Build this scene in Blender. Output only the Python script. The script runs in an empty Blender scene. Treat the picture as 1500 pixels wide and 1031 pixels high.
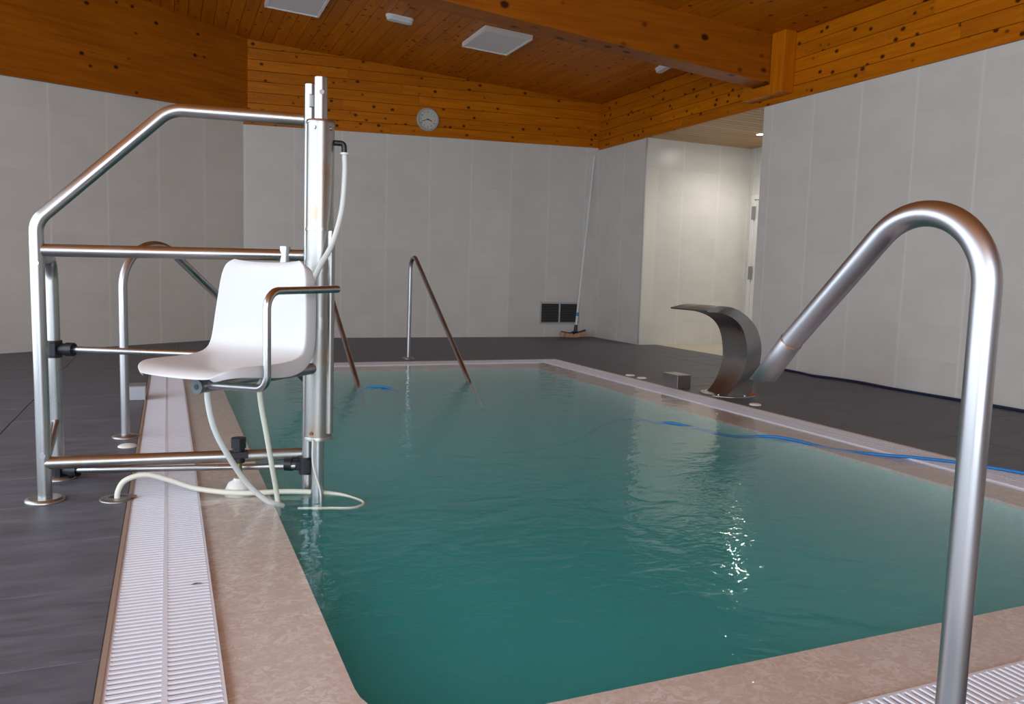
import bpy, math, random
from mathutils import Vector, Matrix
random.seed(7)
SC = bpy.context.scene
COL = SC.collection
pi = math.pi

# ------------------------------------------------------------------ camera
YAW, PITCH, ROLL, FPX, EYE = 0.408, 0.0985, 0.030, 1170.0, 0.90
cy_, sy_, cp_, sp_ = math.cos(YAW), math.sin(YAW), math.cos(PITCH), math.sin(PITCH)
fw = Vector((sy_*cp_, cy_*cp_, -sp_)); rt = Vector((cy_, -sy_, 0)); up = rt.cross(fw)
r2 = math.cos(ROLL)*rt + math.sin(ROLL)*up; u2 = -math.sin(ROLL)*rt + math.cos(ROLL)*up
cam_data = bpy.data.cameras.new('camera'); cam = bpy.data.objects.new('camera', cam_data); COL.objects.link(cam)
cam.matrix_world = Matrix(((r2.x, u2.x, -fw.x, 0), (r2.y, u2.y, -fw.y, 0), (r2.z, u2.z, -fw.z, EYE), (0, 0, 0, 1)))
cam_data.sensor_width = 36; cam_data.lens = FPX/1500*36; cam_data.clip_start = 0.02; cam_data.clip_end = 200
SC.camera = cam

# ------------------------------------------------------------------ light: daylight through the glazed sides behind the camera
W = bpy.data.worlds.new('daylight'); SC.world = W; W.use_nodes = True
bg = W.node_tree.nodes['Background']; bg.inputs[0].default_value = (0.80, 0.90, 1.0, 1); bg.inputs[1].default_value = 1.0
def area(name, loc, rot, sx, sy, power, color):
    l = bpy.data.lights.new(name, 'AREA'); l.shape = 'RECTANGLE'; l.size = sx; l.size_y = sy; l.energy = power; l.color = color
    o = bpy.data.objects.new(name, l); o.location = loc; o.rotation_euler = rot; COL.objects.link(o); return o
area('window_daylight', (-3.45, 1.9, 1.65), (0, -pi/2, 0), 3.0, 8.4, 140, (0.80, 0.90, 1.0))
area('window_daylight', (-1.1, -3.25, 1.65), (pi/2, 0, 0), 4.3, 3.0, 120, (0.80, 0.90, 1.0))
vs = SC.view_settings
SC.display_settings.display_device = 'sRGB'
vs.view_transform = 'Standard'; vs.look = 'None'; vs.gamma = 1.0; vs.exposure = 0.58; vs.use_curve_mapping = False
SC.cycles.use_denoising = True
SC.cycles.max_bounces = 10; SC.cycles.volume_bounces = 2; SC.cycles.transparent_max_bounces = 12

# ------------------------------------------------------------------ helpers
def tag(o, label=None, cat=None, group=None, kind=None):
    if label: o['label'] = label
    if cat: o['category'] = cat
    if group: o['group'] = group
    if kind: o['kind'] = kind
    return o
def link(name, data, parent=None, mat=None):
    o = bpy.data.objects.new(name, data); COL.objects.link(o)
    if parent is not None: o.parent = parent
    if mat is not None and data is not None and not data.materials: data.materials.append(mat)
    return o
def empty(name, loc=(0, 0, 0), rz=0):
    o = bpy.data.objects.new(name, None); COL.objects.link(o); o.location = loc; o.rotation_euler.z = rz; o.empty_display_size = 0.1
    return o
class MB:
    def __init__(s): s.v = []; s.f = []; s.sm = []
    def add(s, vs, fs, smooth=False):
        n = len(s.v); s.v += [tuple(v) for v in vs]; s.f += [tuple(i+n for i in f) for f in fs]; s.sm += [smooth]*len(fs); return s
    def box(s, x0, x1, y0, y1, z0, z1, M=None):
        p = [Vector(q) for q in ((x0,y0,z0),(x1,y0,z0),(x1,y1,z0),(x0,y1,z0),(x0,y0,z1),(x1,y0,z1),(x1,y1,z1),(x0,y1,z1))]
        if M is not None: p = [M @ q for q in p]
        return s.add(p, [(3,2,1,0),(4,5,6,7),(0,1,5,4),(1,2,6,5),(2,3,7,6),(3,0,4,7)])
    def hexa(s, b, t):
        return s.add(list(b)+list(t), [(3,2,1,0),(4,5,6,7),(0,1,5,4),(1,2,6,5),(2,3,7,6),(3,0,4,7)])
    def tube(s, pts, r, n=12, caps=True, closed=False, flat=1.0):
        P = [Vector(p) for p in pts]; m = len(P)
        R = r if isinstance(r, (list, tuple)) else [r]*m
        T = []
        for i in range(m):
            a = P[i]-P[i-1] if (i > 0 or closed) else None
            b = P[(i+1) % m]-P[i] if (i < m-1 or closed) else None
            t = (a.normalized()+b.normalized()) if (a is not None and b is not None) else (a if a is not None else b)
            T.append(t.normalized())
        nv = T[0].cross(Vector((0, 0, 1)))
        if nv.length < 1e-3: nv = T[0].cross(Vector((1, 0, 0)))
        nv.normalize(); vs_ = []
        for i in range(m):
            if i:
                nv = (nv - T[i]*nv.dot(T[i])).normalized()
            bv = T[i].cross(nv)
            for k in range(n):
                a = 2*pi*k/n
                vs_.append(P[i] + (nv*math.cos(a) + bv*math.sin(a)*flat)*R[i])
        fs = []
        for i in range(m if closed else m-1):
            j = (i+1) % m
            for k in range(n):
                k2 = (k+1) % n; fs.append((i*n+k, i*n+k2, j*n+k2, j*n+k))
        s.add(vs_, fs, True)
        if caps and not closed:
            s.add(vs_[:n], [tuple(range(n-1, -1, -1))]); s.add(vs_[-n:], [tuple(range(n))])
        return s
    def lathe(s, prof, c=(0, 0, 0), n=24, M=None):
        vs_ = []; fs = []
        for r, z in prof:
            for k in range(n):
                a = 2*pi*k/n; p = Vector((r*math.cos(a), r*math.sin(a), z))
                if M is not None: p = M @ p
                vs_.append(p + Vector(c))
        for i in range(len(prof)-1):
            for k in range(n):
                k2 = (k+1) % n; fs.append((i*n+k, i*n+k2, (i+1)*n+k2, (i+1)*n+k))
        s.add(vs_, fs, True)
        s.add(vs_[:n], [tuple(range(n-1, -1, -1))]); s.add(vs_[-n:], [tuple(range(n))])
        return s
    def mesh(s, name):
        me = bpy.data.meshes.new(name); me.from_pydata(s.v, [], s.f); me.polygons.foreach_set('use_smooth', s.sm); me.update(); return me
    def build(s, name, mat, parent=None, bevel=0, seg=2):
        o = link(name, s.mesh(name), parent, mat)
        if bevel:
            b = o.modifiers.new('bevel', 'BEVEL'); b.width = bevel; b.segments = seg; b.limit_method = 'ANGLE'; b.angle_limit = 0.6
        return o
def fillet(pts, r, n=8):
    P = [Vector(p) for p in pts]; R = r if isinstance(r, (list, tuple)) else [r]*(len(P)-2); out = [P[0]]
    for i in range(1, len(P)-1):
        a = (P[i-1]-P[i]); b = (P[i+1]-P[i]); la, lb = a.length, b.length; a.normalize(); b.normalize()
        th = a.angle(b); d = min(R[i-1]/math.tan(th/2), la*0.49 if i > 1 else la*0.98, lb*0.49 if i < len(P)-2 else lb*0.98); rr = d*math.tan(th/2)
        c = P[i] + (a+b).normalized()*(rr/math.sin(th/2))
        s0 = P[i]+a*d-c; s1 = P[i]+b*d-c; ang = s0.angle(s1); ax = s0.cross(s1).normalized()
        for k in range(n+1): out.append(c + Matrix.Rotation(ang*k/n, 3, ax) @ s0)
    out.append(P[-1]); return out
def smooth_curve(pts, n=8):
    P = [Vector(p) for p in pts]; Q = [2*P[0]-P[1]]+P+[2*P[-1]-P[-2]]; out = []
    for i in range(1, len(Q)-2):
        for k in range(n):
            t = k/n; a, b, c, d = Q[i-1], Q[i], Q[i+1], Q[i+2]
            out.append(0.5*((2*b)+(c-a)*t+(2*a-5*b+4*c-d)*t*t+(3*b-a-3*c+d)*t**3))
    out.append(P[-1]); return out

# ------------------------------------------------------------------ materials
def mat(name, color=(0.8, 0.8, 0.8), rough=0.5, metal=0.0, **kw):
    m = bpy.data.materials.new(name); m.use_nodes = True; b = m.node_tree.nodes['Principled BSDF']
    b.inputs['Base Color'].default_value = (*color, 1); b.inputs['Roughness'].default_value = rough; b.inputs['Metallic'].default_value = metal
    for k, v in kw.items(): b.inputs[k.replace('_', ' ')].default_value = v
    return m
class NT:
    def __init__(s, m): s.t = m.node_tree; s.b = s.t.nodes['Principled BSDF']
    def n(s, ty, **kw):
        x = s.t.nodes.new(ty)
        for k, v in kw.items():
            if k in ('inp',):
                for a, b in v.items():
                    if hasattr(b, 'is_linked') or hasattr(b, 'links'): s.t.links.new(b, x.inputs[a])
                    else: x.inputs[a].default_value = b
            else: setattr(x, k, v)
        return x
    def l(s, a, b): s.t.links.new(a, b)
    def coord(s, scale, rnd=0.0):
        tc = s.n('ShaderNodeTexCoord'); mp = s.n('ShaderNodeMapping'); mp.inputs['Scale'].default_value = scale
        s.l(tc.outputs['Object'], mp.inputs['Vector']); v = mp.outputs[0]
        if rnd:
            oi = s.n('ShaderNodeObjectInfo'); mu = s.n('ShaderNodeMath', operation='MULTIPLY'); s.l(oi.outputs['Random'], mu.inputs[0]); mu.inputs[1].default_value = rnd
            ad = s.n('ShaderNodeVectorMath', operation='ADD'); s.l(v, ad.inputs[0]); s.l(mu.outputs[0], ad.inputs[1]); v = ad.outputs[0]
        return v
    def noise(s, v, scale, detail=3, rough=0.5, dist=0.0):
        x = s.n('ShaderNodeTexNoise'); x.inputs['Scale'].default_value = scale; x.inputs['Detail'].default_value = detail; x.inputs['Roughness'].default_value = rough; x.inputs['Distortion'].default_value = dist
        s.l(v, x.inputs['Vector']); return x.outputs['Fac']
    def ramp(s, f, stops):
        r = s.n('ShaderNodeValToRGB'); e = r.color_ramp.elements
        while len(e) < len(stops): e.new(0.5)
        for i, (p, c) in enumerate(stops):
            e[i].position = p; e[i].color = (*c, 1) if isinstance(c, tuple) else (c, c, c, 1)
        s.l(f, r.inputs[0]); return r.outputs[0]
    def mix(s, f, a, b, mode='MIX'):
        x = s.n('ShaderNodeMix', data_type='RGBA', blend_type=mode)
        for v, i in ((f, 0), (a, 6), (b, 7)):
            if hasattr(v, 'links'): s.l(v, x.inputs[i])
            elif isinstance(v, tuple): x.inputs[i].default_value = (*v, 1)
            else: x.inputs[i].default_value = v
        return x.outputs[2]
    def bump(s, h, strength=0.2, dist=0.01):
        x = s.n('ShaderNodeBump'); x.inputs['Strength'].default_value = strength; x.inputs['Distance'].default_value = dist
        s.l(h, x.inputs['Height']); s.l(x.outputs[0], s.b.inputs['Normal']); return x
def wood(name, axis, base, dark, knot=0.21, rough=0.42, kscale=9.0):
    m = mat(name, base, rough); t = NT(m)
    sc = [1, 1, 1]; sc[axis] = 0.06
    v = t.coord(sc, 37.0); g = t.noise(v, 26, 5, 0.6, 0.4)
    c = t.ramp(g, [(0.25, dark), (0.75, base)])
    oi = t.n('ShaderNodeObjectInfo'); tint = t.ramp(oi.outputs['Random'], [(0.0, 0.80), (1.0, 1.0)])
    c = t.mix(1.0, c, tint, 'MULTIPLY')
    sk = [1, 1, 1]; sk[axis] = 0.75
    vk = t.coord(sk, 11.0); vo = t.n('ShaderNodeTexVoronoi'); vo.inputs['Scale'].default_value = kscale; t.l(vk, vo.inputs['Vector'])
    k = t.ramp(vo.outputs['Distance'], [(knot*0.55, 1.0), (knot, 0.0)])
    c = t.mix(k, c, tuple(x*0.16 for x in dark))
    t.b.inputs['Specular IOR Level'].default_value = 0.22; t.l(c, t.b.inputs['Base Color']); t.bump(g, 0.08, 0.004)
    return m
M = {}
ORANGE, ODARK = (0.66, 0.200, 0.002), (0.44, 0.105, 0.001)
M['wood_x'] = wood('honey_pine_boards', 0, ORANGE, ODARK)
M['wood_y'] = wood('honey_pine_boards_long', 1, ORANGE, ODARK)
M['wood_beam'] = wood('laminated_beam_wood', 0, (0.46, 0.130, 0.002), (0.27, 0.062, 0.001), 0.17, 0.45, 7.0)  # left wall timber: its dim light is put into the darker base colour
M['wood_pale'] = wood('pale_pine_boards', 0, (0.60, 0.38, 0.19), (0.46, 0.27, 0.12), 0.05)
M['wood_post'] = wood('honey_pine_upright', 2, ORANGE, ODARK, 0.05)
M['joint'] = mat('dark_wood_joint', (0.10, 0.035, 0.008), 0.8)
def tile_mat():
    m = mat('glazed_wall_tile', (0.8, 0.78, 0.75), 0.28); t = NT(m)
    v = t.coord((0.7, 0.7, 14), 23.0); g = t.noise(v, 3.0, 4, 0.6)
    c = t.ramp(g, [(0.3, (0.66, 0.635, 0.59)), (0.7, (0.72, 0.70, 0.66))])
    oi = t.n('ShaderNodeObjectInfo'); c = t.mix(1.0, c, t.ramp(oi.outputs['Random'], [(0.0, 0.985), (1.0, 1.0)]), 'MULTIPLY')
    tc = t.n('ShaderNodeTexCoord'); sx = t.n('ShaderNodeSeparateXYZ'); t.l(tc.outputs['Generated'], sx.inputs[0])
    e = t.ramp(sx.outputs[0], [(0.0, 1.0), (0.03, 0.0), (0.97, 0.0), (1.0, 1.0)]); c = t.mix(e, c, (0.765, 0.74, 0.695))
    t.l(c, t.b.inputs['Base Color']); return m
M['tile'] = tile_mat()
M['grout_wall'] = mat('pale_wall_grout', (0.74, 0.71, 0.65), 0.8)
def slate_mat():
    m = mat('dark_slate_tile', (0.05, 0.05, 0.055), 0.5); t = NT(m)
    v = t.coord((1.2, 5, 5), 19.0); g = t.noise(v, 3.5, 6, 0.65, 0.5); h = t.noise(t.coord((1, 1, 1), 5.0), 1.4, 3)
    c = t.ramp(g, [(0.3, (0.062, 0.067, 0.088)), (0.72, (0.145, 0.152, 0.186))])
    c = t.mix(t.ramp(h, [(0.55, 0.0), (0.8, 0.35)]), c, (0.16, 0.16, 0.168))
    t.l(c, t.b.inputs['Base Color']); t.l(t.ramp(g, [(0.2, 0.42), (0.8, 0.6)]), t.b.inputs['Roughness']); t.bump(g, 0.12, 0.004); return m
M['slate'] = slate_mat()
M['grout_floor'] = mat('grey_floor_grout', (0.42, 0.41, 0.41), 0.85)
def coping_mat():
    m = mat('beige_shell_stone', (0.6, 0.48, 0.4), 0.4); t = NT(m)
    v = t.coord((1, 1, 1)); d = t.noise(v, 7, 4, 0.6, 2.2); e = t.noise(v, 34, 4, 0.6, 1.6)
    w = t.ramp(e, [(0.47, 0.0), (0.53, 1.0)]); w2 = t.ramp(d, [(0.38, 0.25), (0.62, 1.0)])
    c = t.mix(t.noise(v, 3, 3), (0.61, 0.495, 0.44), (0.71, 0.605, 0.555))
    f = t.n('ShaderNodeMath', operation='MULTIPLY'); t.l(w, f.inputs[0]); t.l(w2, f.inputs[1])
    c = t.mix(f.outputs[0], c, (0.80, 0.73, 0.69)); t.l(c, t.b.inputs['Base Color']); return m
M['coping'] = coping_mat()
def pool_mat():
    m = mat('pale_green_pool_lining', (0.4, 0.62, 0.58), 0.6); t = NT(m)
    v = t.coord((1, 1, 1)); n = t.noise(v, 40, 2); c = t.ramp(n, [(0.35, (0.42, 0.68, 0.66)), (0.65, (0.52, 0.76, 0.74))])
    t.l(c, t.b.inputs['Base Color']); return m
M['pool'] = pool_mat()
def steel_mat(name, col, rough, stain=0.0):
    m = mat(name, col, rough, 1.0); t = NT(m)
    n = t.noise(t.coord((2, 2, 1)), 2, 2); t.l(t.ramp(n, [(0.3, rough*0.75), (0.7, rough*1.35)]), t.b.inputs['Roughness'])
    if stain:
        k = t.noise(t.coord((4, 4, 2.0)), 3, 4); c = t.mix(t.ramp(k, [(0.55, 0.0), (0.75, stain)]), col, (0.42, 0.27, 0.15)); t.l(c, t.b.inputs['Base Color'])
    return m
M['steel'] = steel_mat('polished_steel', (0.47, 0.475, 0.48), 0.31)
M['steel_satin'] = steel_mat('satin_steel', (0.46, 0.46, 0.485), 0.36)
M['steel_worn'] = steel_mat('stained_steel', (0.40, 0.395, 0.38), 0.36, 0.7)
M['steel_dark'] = steel_mat('brushed_dull_steel', (0.36, 0.355, 0.35), 0.34)
M['rust'] = mat('rust_stain', (0.27, 0.11, 0.04), 0.8)
M['plastic_white'] = mat('white_moulded_plastic', (0.63, 0.635, 0.65), 0.32)
M['plastic_matt'] = mat('white_plastic', (0.80, 0.79, 0.77), 0.45)
M['grate'] = mat('white_grating_plastic', (0.72, 0.74, 0.82), 0.45)
M['grate_tray'] = mat('grey_channel_plastic', (0.56, 0.57, 0.64), 0.6)
M['black'] = mat('black_plastic', (0.012, 0.013, 0.018), 0.4)
M['rubber'] = mat('grey_rubber', (0.10, 0.12, 0.14), 0.5)
M['hose'] = mat('milky_hose', (0.74, 0.78, 0.76), 0.35)
M['hose_ivory'] = mat('ivory_hose', (0.76, 0.76, 0.66), 0.4)
M['blue'] = mat('bright_blue_plastic', (0.012, 0.20, 0.55), 0.35)
M['navy'] = mat('navy_rubber', (0.012, 0.022, 0.07), 0.5)
M['brass'] = mat('tarnished_brass', (0.36, 0.27, 0.13), 0.35, 0.9)
M['alu'] = mat('grey_aluminium', (0.55, 0.57, 0.60), 0.4, 0.6)
M['slat'] = mat('dark_grey_slat_paint', (0.22, 0.23, 0.24), 0.5)
M['void'] = mat('dark_duct', (0.010, 0.010, 0.011), 0.8)
M['lamp_white'] = mat('white_lamp_housing', (0.9, 0.9, 0.88), 0.4)
M['diffuser'] = mat('unlit_lamp_diffuser', (0.78, 0.79, 0.83), 0.3)
M['face'] = mat('cream_clock_face', (0.58, 0.57, 0.49), 0.5)
M['bristle'] = mat('pale_orange_bristle', (0.62, 0.38, 0.24), 0.9)
M['brush'] = mat('blue_black_brush_plastic', (0.02, 0.035, 0.07), 0.45)
M['red'] = mat('orange_red_plastic', (0.40, 0.07, 0.02), 0.5)
M['edging'] = mat('brown_beige_edging', (0.33, 0.24, 0.19), 0.5)
M['beige_floor'] = mat('beige_hall_tile', (0.66, 0.58, 0.46), 0.35)
M['door'] = mat('white_door_paint', (0.78, 0.78, 0.76), 0.35)
M['window_frame'] = mat('white_window_frame', (0.75, 0.75, 0.74), 0.4)
lit = mat('lit_downlight', (1, 1, 1), 0.5); lit.node_tree.nodes['Principled BSDF'].inputs['Emission Color'].default_value = (1, 0.97, 0.9, 1)
lit.node_tree.nodes['Principled BSDF'].inputs['Emission Strength'].default_value = 350; M['lit'] = lit
def water_mat():
    m = bpy.data.materials.new('clear_green_water'); m.use_nodes = True; nt = m.node_tree; nt.nodes.clear()
    N = nt.nodes.new; L = nt.links.new
    out = N('ShaderNodeOutputMaterial'); mx = N('ShaderNodeMixShader'); tr = N('ShaderNodeBsdfTransparent'); gl = N('ShaderNodeBsdfGlossy'); fr = N('ShaderNodeLayerWeight')
    fr.inputs['Blend'].default_value = 0.5; gl.inputs['Roughness'].default_value = 0.008
    tc = N('ShaderNodeTexCoord'); mp = N('ShaderNodeMapping'); L(tc.outputs['Object'], mp.inputs[0]); mp.inputs['Scale'].default_value = (1, 1.3, 1)
    n1 = N('ShaderNodeTexNoise'); n1.inputs['Scale'].default_value = 5.5; n1.inputs['Detail'].default_value = 3; n1.inputs['Distortion'].default_value = 0.6; L(mp.outputs[0], n1.inputs['Vector'])
    n2 = N('ShaderNodeTexNoise'); n2.inputs['Scale'].default_value = 22; n2.inputs['Detail'].default_value = 2; L(mp.outputs[0], n2.inputs['Vector'])
    ml = N('ShaderNodeMath'); ml.operation = 'MULTIPLY'; ml.inputs[1].default_value = 0.22; L(n2.outputs['Fac'], ml.inputs[0])
    ad = N('ShaderNodeMath'); ad.operation = 'ADD'; m1 = N('ShaderNodeTexNoise'); m1.inputs['Scale'].default_value = 60; m1.inputs['Detail'].default_value = 1; L(mp.outputs[0], m1.inputs['Vector']); mm = N('ShaderNodeMath'); mm.operation = 'MULTIPLY_ADD'; mm.inputs[1].default_value = 0.07; L(m1.outputs['Fac'], mm.inputs[0]); L(n1.outputs['Fac'], mm.inputs[2]); L(mm.outputs[0], ad.inputs[0]); L(ml.outputs[0], ad.inputs[1])
    bp = N('ShaderNodeBump'); bp.inputs['Strength'].default_value = 1.0; bp.inputs['Distance'].default_value = 0.0065; L(ad.outputs[0], bp.inputs['Height'])
    L(bp.outputs[0], gl.inputs['Normal']); L(bp.outputs[0], fr.inputs['Normal'])
    p5 = N('ShaderNodeMath'); p5.operation = 'POWER'; p5.inputs[1].default_value = 5.0; L(fr.outputs['Facing'], p5.inputs[0])
    ma = N('ShaderNodeMath'); ma.operation = 'MULTIPLY_ADD'; ma.inputs[1].default_value = 0.98; ma.inputs[2].default_value = 0.02; L(p5.outputs[0], ma.inputs[0])
    L(ma.outputs[0], mx.inputs[0]); L(tr.outputs[0], mx.inputs[1]); L(gl.outputs[0], mx.inputs[2]); L(mx.outputs[0], out.inputs['Surface'])
    ab = N('ShaderNodeVolumeAbsorption'); ab.inputs['Color'].default_value = (0.01, 0.86, 0.87, 1); ab.inputs['Density'].default_value = 0.7
    sc = N('ShaderNodeVolumeScatter'); sc.inputs['Color'].default_value = (0.10, 0.97, 0.97, 1); sc.inputs['Density'].default_value = 1.45; sc.inputs['Anisotropy'].default_value = 0.2
    av = N('ShaderNodeAddShader'); L(ab.outputs[0], av.inputs[0]); L(sc.outputs[0], av.inputs[1]); L(av.outputs[0], out.inputs['Volume'])
    return m
M['water'] = water_mat()

# ------------------------------------------------------------------ setting: floor, pool, coping
XR, YB = 5.75, 10.35                       # right wall plane, back wall plane
GX0, GX1, GY0, GY1 = -0.137, 3.79, 0.97, 7.60   # outer edge of drain channel
CX0, CX1, CY0, CY1 = 0.104, 3.55, 1.21, 7.36    # outer edge of coping
PX0, PX1, PY0, PY1 = 0.365, 3.29, 1.455, 7.10   # water edge
LC = Vector((0.857, YB, 0)); LD = Vector((-0.827, -0.563, 0)).normalized()   # left wall: back corner and direction
LE = LC + LD*5.0
fb = MB()
for (x0, x1, y0, y1) in ((LE.x-0.6, GX0, -3.4, YB+0.2), (GX1, XR+0.1, -3.4, YB+0.2), (GX0, GX1, -3.4, GY0), (GX0, GX1, GY1, YB+0.2), (XR+0.1, 6.03, 6.6, 9.3)):
    fb.box(x0, x1, y0, y1, -0.25, -0.005)
floor = tag(fb.build('floor', M['grout_floor']), kind='structure', label='dark slate tiled pool deck')
TC = {}
def tile_mesh(w, d, t, b=0.002):
    k = (round(w, 3), round(d, 3), t)
    if k not in TC:
        m = MB(); hw, hd = w/2, d/2
        vs_ = []
        for (i, z) in ((0, 0), (0, t-b), (b, t)):
            vs_ += [(-hw+i, -hd+i, z), (hw-i, -hd+i, z), (hw-i, hd-i, z), (-hw+i, hd-i, z)]
        fs = [(8, 9, 10, 11)]
        for r in (0, 4):
            for q in range(4): fs.append((r+q, r+(q+1) % 4, r+4+(q+1) % 4, r+4+q))
        m.add(vs_, fs); TC[k] = m.mesh('tile')
    return TC[k]
def floor_tiles(x0, x1, y0, y1, xj, yj, px=0.9, py=0.445, g=0.004):
    import math as _m
    i0 = _m.floor((x0-xj)/px+1e-6); j0 = _m.floor((y0-yj)/py+1e-6)
    x = xj+i0*px
    while x < x1-1e-4:
        a, b = max(x, x0), min(x+px, x1); y = yj+j0*py
        while y < y1-1e-4:
            c, d = max(y, y0), min(y+py, y1)
            if b-a > 0.03 and d-c > 0.03:
                cx, cyy = (a+b)/2, (c+d)/2
                if (Vector((cx, cyy, 0))-LC).cross(LD).z < 0.35:
                    o = link('tile', tile_mesh(b-a-g, d-c-g, 0.006), floor, M['slate']); o.location = (cx, cyy, -0.006+random.uniform(-0.0005, 0.0003))
            y += py
        x += px
floor_tiles(-2.6, GX0-0.012, 0.2, GY1, -0.80, 1.953)
floor_tiles(GX1+0.012, XR, 0.65, GY1, 4.35, 1.953)
floor_tiles(-2.2, XR, GY1+0.01, YB, -0.80, GY1+0.01)
floor_tiles(XR+0.002, 6.03, 6.86, 9.08, 5.25, 1.953)
floor_tiles(GX0-0.012, GX1, 0.2, GY0-0.01, -0.80, 0.08)
hall = MB().box(6.035, 7.44, 6.6, 9.1, -0.2, 0.0).build('floor', M['beige_floor']); tag(hall, kind='structure', label='beige tiled floor of the lit alcove')

def rrect(x0, x1, y0, y1, r, n=8):
    P = []
    for (cx, cyy, a0) in ((x0+r, y0+r, pi), (x1-r, y0+r, 1.5*pi), (x1-r, y1-r, 0), (x0+r, y1-r, 0.5*pi)):
        for k in range(n+1):
            a = a0+0.5*pi*k/n; P.append((cx+r*math.cos(a), cyy+r*math.sin(a)))
    return P
inner = rrect(PX0, PX1, PY0, PY1, 0.20); nI = len(inner)
cor = ((CX0, CY0), (CX1, CY0), (CX1, CY1), (CX0, CY1))
outer = [cor[i//9] for i in range(nI)]
ZC, ZW, ZB = -0.014, -0.005, -1.15
cm = MB(); vs_ = []
for z, ring in ((ZC, outer), (ZC, inner), (ZC-0.015, inner), (ZC-0.2, outer)): vs_ += [(x, y, z) for x, y in ring]
fs = []
for i in range(nI):
    j = (i+1) % nI
    for r in range(2): fs.append((r*nI+i, r*nI+j, (r+1)*nI+j, (r+1)*nI+i))
    fs.append((3*nI+i, 3*nI+j, j, i))
cm.add(vs_, fs); coping = cm.build('pool_coping', M['coping']); tag(coping, kind='structure', label='beige patterned stone coping around the pool')
pm = MB(); vs_ = [(x, y, z) for z in (ZC-0.015, ZB) for x, y in inner]
pm.add(vs_, [(i, (i+1) % nI, nI+(i+1) % nI, nI+i) for i in range(nI)]); pm.add([(x, y, ZB) for x, y in inner], [tuple(range(nI))])
basin = pm.build('pool_basin', M['pool']); tag(basin, kind='structure', label='pale green lined pool basin under the water')
for k in range(4): MB().box(1.45, 2.2, 6.1+0.25*k, 7.12, ZB, -0.95+0.22*k).build('step', M['pool'], basin)
MB().box(PX0-0.02, 0.66, 3.9, 7.12, ZB, -0.42).build('bench', M['pool'], basin)
wm = MB().box(CX0+0.001, CX1-0.001, CY0+0.001, CY1-0.001, ZB-0.1, ZW); water = wm.build('pool_water', M['water'])
tag(water, 'turquoise green rippled water filling the pool', 'water', kind='stuff')
em = MB()
for (x0, x1, y0, y1) in ((GX0-0.012, GX0, GY0-0.012, GY1+0.012), (GX1, GX1+0.012, GY0-0.012, GY1+0.012), (GX0, GX1, GY0-0.012, GY0), (GX0, GX1, GY1, GY1+0.012)):
    em.box(x0, x1, y0, y1, -0.06, 0.003)
tag(em.build('trim_1', M['edging']), kind='structure', label='thin brown edging strip along the drain channel')

# drain gratings
def grate(name, label, x0, x1, y0, y1, along, single, pitch=0.022):
    t = empty(name, ((x0+x1)/2, (y0+y1)/2, 0)); tag(t, label, 'drain grate', 'white overflow gratings around the pool'); ox, oy = t.location.x, t.location.y
    b = MB().box(x0-ox, x1-ox, y0-oy, y1-oy, -0.05, -0.018).build('channel', M['grate_tray'], t)
    c0, c1 = (x0, x1) if along == 'y' else (y0, y1); s0, s1 = (y0, y1) if along == 'y' else (x0, x1); mid = (c0+c1)/2
    rail = MB(); 
    for (a, b2, z) in ((c0, c0+0.008, -0.001), (c1-0.008, c1, -0.001), (mid-0.006, mid+0.006, 0.0)):
        if along == 'y': rail.box(a-ox, b2-ox, y0-oy, y1-oy, -0.02, z)
        else: rail.box(x0-ox, x1-ox, a-oy, b2-oy, -0.02, z)
    rail.build('frame_rail', M['grate'], t)
    cross = MB()
    hw = 0.0065
    def slat(mb, p):
        for (a, b2) in ((c0+0.008, mid-0.006), (mid+0.006, c1-0.008)):
            if along == 'y':
                q = [(a-ox, p-hw-oy, -0.004), (b2-ox, p-hw-oy, -0.004), (b2-ox, p+hw-oy, -0.004), (a-ox, p+hw-oy, -0.004)]
                u = [(a-ox, p-hw*.7-oy, 0), (b2-ox, p-hw*.7-oy, 0), (b2-ox, p+hw*.7-oy, 0), (a-ox, p+hw*.7-oy, 0)]
            else:
                q = [(p-hw-ox, a-oy, -0.004), (p+hw-ox, a-oy, -0.004), (p+hw-ox, b2-oy, -0.004), (p-hw-ox, b2-oy, -0.004)]
                u = [(p-hw*.7-ox, a-oy, 0), (p+hw*.7-ox, a-oy, 0), (p+hw*.7-ox, b2-oy, 0), (p-hw*.7-ox, b2-oy, 0)]
            mb.hexa(q, u)
    n = int((s1-s0)/pitch); proto = None; bulk = MB(); pm0 = None
    for i in range(n):
        p = s0+(i+0.5)*pitch
        if single[0] <= p <= single[1]:
            if pm0 is None:
                mb = MB(); slat(mb, p); pm0 = (mb.mesh('slat'), p)
            o = link('slat', pm0[0], t, M['grate'])
            if along == 'y': o.location.y = p-pm0[1]
            else: o.location.x = p-pm0[1]
        else: slat(bulk, p)
    if bulk.v: tag(bulk.build('slat', M['grate'], t), kind='stuff')
    return t
grate('drain_grate', 'white slatted overflow grating running under the lift rails on the left', GX0, CX0, CY0, GY1, 'y', (1.2, 5.4))
grate('drain_grate', 'white slatted overflow grating at the near pool end by the curved water pipe', GX0, GX1, GY0, CY0, 'x', (0.9, 2.9))
grate('drain_grate', 'white overflow grating along the right side beside the waterfall spout', CX1, GX1, CY0, GY1, 'y', (9, 9))
grate('drain_grate', 'white overflow grating at the far pool end near the two handrails', CX0, CX1, CY1, GY1, 'x', (9, 9))

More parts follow.
